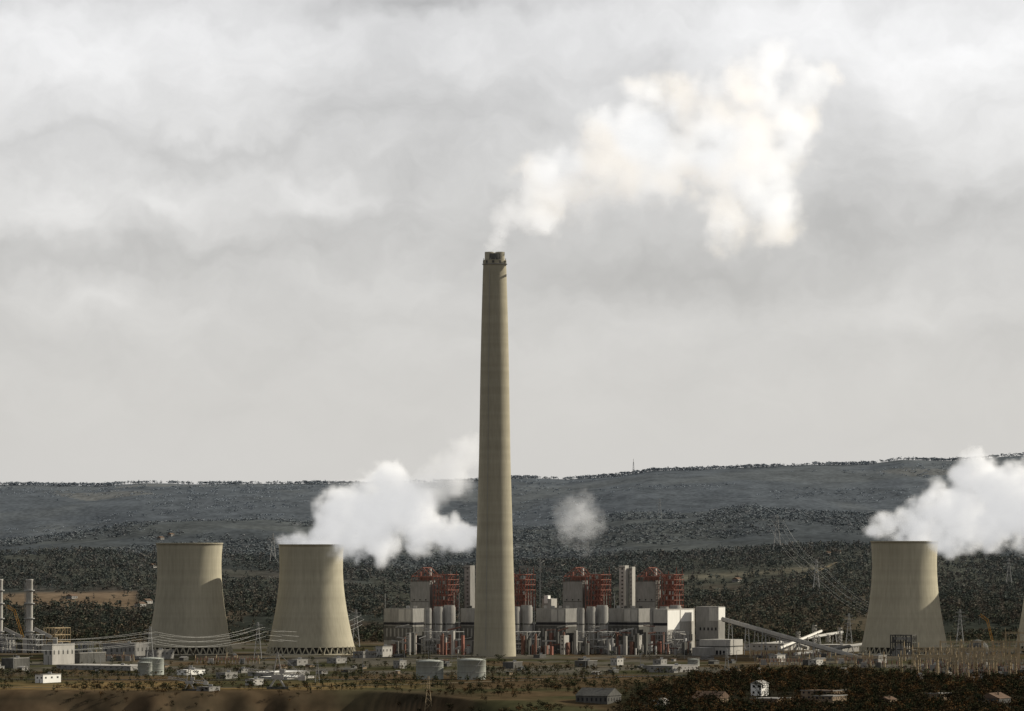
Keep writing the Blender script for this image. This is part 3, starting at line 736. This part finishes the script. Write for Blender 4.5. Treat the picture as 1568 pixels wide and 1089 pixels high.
# ---------------- steam and smoke ----------------
def volmat(name,dens,col,emc,em,aniso=0.0,tan=None):
    m,nt=newmat(name); N=nt.nodes; L=nt.links
    out=N.new('ShaderNodeOutputMaterial'); at=N.new('ShaderNodeAttribute'); at.attribute_name='density'
    mu=N.new('ShaderNodeMath'); mu.operation='MULTIPLY'; mu.inputs[1].default_value=dens; L.new(at.outputs['Fac'],mu.inputs[0])
    sc=N.new('ShaderNodeVolumeScatter'); sc.inputs['Color'].default_value=col+(1,); sc.inputs['Anisotropy'].default_value=aniso; L.new(mu.outputs[0],sc.inputs['Density'])
    e=N.new('ShaderNodeEmission'); e.inputs['Color'].default_value=emc+(1,); m2=N.new('ShaderNodeMath'); m2.operation='MULTIPLY'; m2.inputs[1].default_value=em  # added glow stands in for light scattered inside the plume
    L.new(mu.outputs[0],m2.inputs[0]); L.new(m2.outputs[0],e.inputs['Strength'])
    if tan:
        g=N.new('ShaderNodeNewGeometry'); nn=N.new('ShaderNodeTexNoise'); nn.inputs['Scale'].default_value=.018; nn.inputs['Detail'].default_value=1; L.new(g.outputs['Position'],nn.inputs['Vector'])
        mr=N.new('ShaderNodeMapRange'); mr.inputs['From Min'].default_value=.47; mr.inputs['From Max'].default_value=.60; L.new(nn.outputs[0],mr.inputs[0])
        for sock,c0,c1 in ((sc.inputs['Color'],col,tan[0]),(e.inputs['Color'],emc,tan[1])):
            mx=N.new('ShaderNodeMix'); mx.data_type='RGBA'; mx.inputs[6].default_value=c0+(1,); mx.inputs[7].default_value=c1+(1,); L.new(mr.outputs[0],mx.inputs[0]); L.new(mx.outputs[2],sock)
    ad=N.new('ShaderNodeAddShader'); L.new(sc.outputs[0],ad.inputs[0]); L.new(e.outputs[0],ad.inputs[1]); L.new(ad.outputs[0],out.inputs['Volume'])
    return m
def plume(name,d,blobs,material,vox,nscale,warp,erode,sharp,n2k=2.6,bias=0.0):
    m=d/K; BL=[(X(a,d+o),d+o,Zp(c,d+o),r_*m) for a,c,r_,o in blobs]
    mn=[min(q[i]-q[3]*1.5 for q in BL) for i in range(3)]; mx=[max(q[i]+q[3]*1.5 for q in BL) for i in range(3)]
    ng=bpy.data.node_groups.new(name,'GeometryNodeTree')
    ng.interface.new_socket('Geometry',in_out='INPUT',socket_type='NodeSocketGeometry'); ng.interface.new_socket('Geometry',in_out='OUTPUT',socket_type='NodeSocketGeometry')
    N=ng.nodes; L=ng.links; go=N.new('NodeGroupOutput'); N.new('NodeGroupInput')
    pos=N.new('GeometryNodeInputPosition')
    n1=N.new('ShaderNodeTexNoise'); n1.inputs['Scale'].default_value=nscale; n1.inputs['Detail'].default_value=4; L.new(pos.outputs[0],n1.inputs['Vector'])
    s1=N.new('ShaderNodeVectorMath'); s1.operation='SUBTRACT'; L.new(n1.outputs[1],s1.inputs[0]); s1.inputs[1].default_value=(.5,.5,.5)
    s2=N.new('ShaderNodeVectorMath'); s2.operation='SCALE'; s2.inputs['Scale'].default_value=warp; L.new(s1.outputs[0],s2.inputs[0])
    s3=N.new('ShaderNodeVectorMath'); s3.operation='ADD'; L.new(pos.outputs[0],s3.inputs[0]); L.new(s2.outputs[0],s3.inputs[1])
    cur=None
    for q in BL:
        dn=N.new('ShaderNodeVectorMath'); dn.operation='DISTANCE'; L.new(s3.outputs[0],dn.inputs[0]); dn.inputs[1].default_value=q[:3]
        ma=N.new('ShaderNodeMath'); ma.operation='MULTIPLY_ADD'; ma.inputs[1].default_value=-1.0/q[3]; ma.inputs[2].default_value=1.0; L.new(dn.outputs['Value'],ma.inputs[0])
        if cur is None: cur=ma.outputs[0]
        else:
            mxn=N.new('ShaderNodeMath'); mxn.operation='SMOOTH_MAX'; mxn.inputs[2].default_value=.3; L.new(cur,mxn.inputs[0]); L.new(ma.outputs[0],mxn.inputs[1]); cur=mxn.outputs[0]
    n2=N.new('ShaderNodeTexNoise'); n2.inputs['Scale'].default_value=nscale*n2k; n2.inputs['Detail'].default_value=5; n2.inputs['Roughness'].default_value=.62; L.new(pos.outputs[0],n2.inputs['Vector'])
    er=N.new('ShaderNodeMath'); er.operation='MULTIPLY_ADD'; er.inputs[1].default_value=erode; er.inputs[2].default_value=-erode*.5+bias; L.new(n2.outputs[0],er.inputs[0])
    fade=N.new('ShaderNodeMath'); fade.operation='MULTIPLY_ADD'; fade.inputs[1].default_value=3.0; fade.inputs[2].default_value=1.0; fade.use_clamp=True; L.new(cur,fade.inputs[0])
    su=N.new('ShaderNodeMath'); su.operation='ADD'; L.new(cur,su.inputs[0]); L.new(er.outputs[0],su.inputs[1])
    sh=N.new('ShaderNodeMath'); sh.operation='MULTIPLY'; sh.use_clamp=True; sh.inputs[1].default_value=sharp; L.new(su.outputs[0],sh.inputs[0])
    s4=N.new('ShaderNodeMath'); s4.operation='MULTIPLY'; L.new(sh.outputs[0],s4.inputs[0]); L.new(fade.outputs[0],s4.inputs[1])
    vc=N.new('GeometryNodeVolumeCube'); L.new(s4.outputs[0],vc.inputs['Density'])
    vc.inputs['Min'].default_value=mn; vc.inputs['Max'].default_value=mx
    for i,a in enumerate('XYZ'): vc.inputs['Resolution '+a].default_value=max(8,int((mx[i]-mn[i])/vox))
    sm=N.new('GeometryNodeSetMaterial'); sm.inputs['Material'].default_value=material
    L.new(vc.outputs[0],sm.inputs[0]); L.new(sm.outputs[0],go.inputs[0])
    me=bpy.data.meshes.new(name); me.from_pydata([tuple(mn)],[],[]); me.materials.append(material)
    o=bpy.data.objects.new(name,me); scene.collection.objects.link(o); md=o.modifiers.new('gn','NODES'); md.node_group=ng
vst=volmat('steam',.11,(.995,.995,.995),(1,1,1),.36,.2)
vwi=volmat('thin_steam',.045,(.99,.99,.99),(1,1,1),.30,.2)
vw2=volmat('faint_steam',.017,(.99,.99,.99),(1,1,1),.26,.2)
TAN=((.97,.91,.80),(1,.88,.70))
vsm=volmat('stack_smoke',.036,(.99,.99,.99),(.98,.99,1.0),.52,.2,TAN)
vs0=volmat('young_stack_smoke',.060,(.99,.98,.95),(1,.97,.91),.52,.2)
rb=random.Random(3)
def zz_(l,o=12,x0=None,g=0): return [(a,c,r_,rb.uniform(-o,o)-(max(0,a-x0)*g if x0 is not None else 0)) for a,c,r_ in l]
plume('steam_plume',4080,zz_([(436,830,16),(458,830,22),(490,834,34),(500,805,32),(530,790,40),(522,768,28),(565,800,46),(598,768,44),(600,745,32),(560,772,34),(630,790,42),(645,812,36),(590,832,30),(685,820,30),(708,824,26),(540,826,38)],10,500,.35),vst,2.0,.028,46,1.8,2.0,3.0)
plume('steam_wisp',4060,zz_([(640,775,34),(655,760,34),(672,745,34),(692,726,32),(712,705,32),(730,695,26),(700,740,30)],10,600,.2),vwi,2.5,.03,40,1.8,1.5)
plume('steam_plume',4080,zz_([(1346,822,16),(1364,810,26),(1395,805,34),(1410,825,26),(1420,790,36),(1445,775,38),(1480,770,40),(1494,726,34),(1480,800,42),(1520,745,42),(1550,755,46),(1530,800,46),(1585,780,54),(1630,760,60),(1450,830,26)],10,1400,.55),vst,2.0,.028,46,1.8,2.0,3.0)
plume('steam_wisp',4500,zz_([(882,800,38),(903,815,28),(894,780,28),(866,798,22)]),vw2,2.5,.035,44,2.6,1.6)
plume('smoke_plume',4000,zz_([(757,384,11),(761,370,14),(766,354,18),(772,335,24),(788,320,28),(806,330,28),(828,336,26),(812,300,26),(830,270,28),(850,300,26)],6),vs0,1.8,.04,22,1.7,1.3,2.4,.05)
plume('smoke_plume',4000,zz_([(826,335,30),(845,255,40),(830,290,42),(880,290,46),(905,245,44),(925,198,40),(965,205,46),(955,255,60),(1000,270,52),(995,215,48),(1050,235,58),(1080,180,58),(1110,260,68),(1160,255,68),(1130,205,62),(1150,140,54),(1185,305,50),(1105,325,46),(1195,340,40),(1210,185,52),(1235,125,44),(1040,145,44),(1180,100,40),(980,140,34)],18),vsm,2.6,.02,66,2.7,1.2,2.6,.05)

# ---------------- world ----------------
w=bpy.data.worlds.new('World'); scene.world=w; w.use_nodes=True; nt=w.node_tree; N=nt.nodes; L=nt.links; N.clear()
out=N.new('ShaderNodeOutputWorld'); sky=N.new('ShaderNodeTexSky'); sky.sky_type='NISHITA'; sky.sun_disc=False
sky.sun_elevation=SUN_EL; sky.sun_rotation=SUN_AZ; sky.altitude=400; sky.dust_density=2
bg1=N.new('ShaderNodeBackground'); bg1.inputs['Strength'].default_value=.08; L.new(sky.outputs[0],bg1.inputs[0])
tc=N.new('ShaderNodeTexCoord')
def math_(op,a,b=None,c=None,clamp=False):
    n=N.new('ShaderNodeMath'); n.operation=op; n.use_clamp=clamp
    for i,v in enumerate((a,b,c)):
        if v is None: continue
        if isinstance(v,(int,float)): n.inputs[i].default_value=v
        else: L.new(v,n.inputs[i])
    return n.outputs[0]
nz=N.new('ShaderNodeTexNoise'); nz.inputs['Scale'].default_value=60; nz.inputs['Detail'].default_value=4; L.new(tc.outputs['Generated'],nz.inputs['Vector'])
s1=N.new('ShaderNodeVectorMath'); s1.operation='SUBTRACT'; s1.inputs[1].default_value=(.5,.5,.5); L.new(nz.outputs[1],s1.inputs[0])
s2=N.new('ShaderNodeVectorMath'); s2.operation='SCALE'; s2.inputs['Scale'].default_value=.026; L.new(s1.outputs[0],s2.inputs[0])
s3=N.new('ShaderNodeVectorMath'); s3.operation='ADD'; L.new(s2.outputs[0],s3.inputs[0]); L.new(tc.outputs['Generated'],s3.inputs[1])
mp=N.new('ShaderNodeMapping'); mp.inputs['Scale'].default_value=(30,30,62); mp.inputs['Location'].default_value=(3.1,0,1.7); L.new(s3.outputs[0],mp.inputs[0])
nb=N.new('ShaderNodeTexNoise'); nb.inputs['Scale'].default_value=1; nb.inputs['Detail'].default_value=5; nb.inputs['Roughness'].default_value=.55; L.new(mp.outputs[0],nb.inputs['Vector'])
sep=N.new('ShaderNodeSeparateXYZ'); L.new(tc.outputs['Generated'],sep.inputs[0])
amp=N.new('ShaderNodeMapRange'); amp.inputs['From Min'].default_value=.02; amp.inputs['From Max'].default_value=.085; amp.inputs['To Min'].default_value=.05; amp.inputs['To Max'].default_value=.48; L.new(sep.outputs[2],amp.inputs[0])
cur=math_('ADD',math_('MULTIPLY',math_('SUBTRACT',nb.outputs[0],.5),amp.outputs[0]),.665)
G=[(60,130,260,90,.13),(350,70,320,70,.15),(90,300,130,40,.15),(260,310,45,26,.13),(500,300,50,26,.17),(590,225,50,26,.11),(140,465,60,22,.09),(1480,90,240,120,.26),(1180,40,220,60,.16),(1430,480,80,25,.05),
   (640,0,120,22,-.18),(620,335,150,45,-.11),(320,235,140,20,-.10),(200,390,280,20,-.06),(1400,345,240,40,-.10),(1050,420,340,40,-.09),(430,140,70,40,-.05),(60,215,140,14,-.08)]
for (a,c,rx,rz,am) in G:
    v1=N.new('ShaderNodeVectorMath'); v1.operation='SUBTRACT'; L.new(s3.outputs[0],v1.inputs[0]); v1.inputs[1].default_value=((a-784)/K,0,(830-c)/K)
    v2=N.new('ShaderNodeVectorMath'); v2.operation='MULTIPLY'; L.new(v1.outputs[0],v2.inputs[0]); v2.inputs[1].default_value=(K/rx,0,K/rz)
    v3=N.new('ShaderNodeVectorMath'); v3.operation='DOT_PRODUCT'; L.new(v2.outputs[0],v3.inputs[0]); L.new(v2.outputs[0],v3.inputs[1])
    cur=math_('MULTIPLY_ADD',math_('EXPONENT',math_('MULTIPLY',v3.outputs['Value'],-.7)),am,cur)
dk=N.new('ShaderNodeMapRange'); dk.inputs['From Min'].default_value=.55; dk.inputs['From Max'].default_value=.93; dk.inputs['To Min'].default_value=.50; dk.inputs['To Max'].default_value=1.0; L.new(sep.outputs[1],dk.inputs[0])  # sky away from the view direction dimmed to deepen shaded sides
dm=math_('MULTIPLY',cur,dk.outputs[0])
tint=N.new('ShaderNodeMapRange'); tint.inputs['From Min'].default_value=.03; tint.inputs['From Max'].default_value=.11; L.new(sep.outputs[2],tint.inputs[0])
mc=N.new('ShaderNodeMix'); mc.data_type='RGBA'; mc.inputs[6].default_value=(1,.98,.945,1); mc.inputs[7].default_value=(.99,.985,.99,1); L.new(tint.outputs[0],mc.inputs[0])
vs=N.new('ShaderNodeVectorMath'); vs.operation='SCALE'; L.new(mc.outputs[2],vs.inputs[0]); L.new(dm,vs.inputs['Scale'])
bg2=N.new('ShaderNodeBackground'); bg2.inputs['Strength'].default_value=1; L.new(vs.outputs[0],bg2.inputs[0])
mx=N.new('ShaderNodeMixShader'); mx.inputs[0].default_value=.93; L.new(bg1.outputs[0],mx.inputs[1]); L.new(bg2.outputs[0],mx.inputs[2]); L.new(mx.outputs[0],out.inputs[0])
sl=bpy.data.lights.new('sun','SUN'); sl.energy=5.0; sl.angle=math.radians(.6); sl.color=(1,.92,.77); so=bpy.data.objects.new('sun',sl); scene.collection.objects.link(so)
sd=Vector((math.sin(SUN_AZ)*math.cos(SUN_EL),math.cos(SUN_AZ)*math.cos(SUN_EL),math.sin(SUN_EL)))
so.rotation_euler=sd.to_track_quat('Z','Y').to_euler(); so.location=(500,3000,900)
cd=bpy.data.cameras.new('camera'); cd.sensor_width=36; cd.lens=36*K/1568; cd.clip_start=5; cd.clip_end=90000
cd.shift_y=(830-544.5)/1568
co=bpy.data.objects.new('camera',cd); co.location=(0,0,ZC); co.rotation_euler=(math.radians(90),0,0); scene.collection.objects.link(co); scene.camera=co
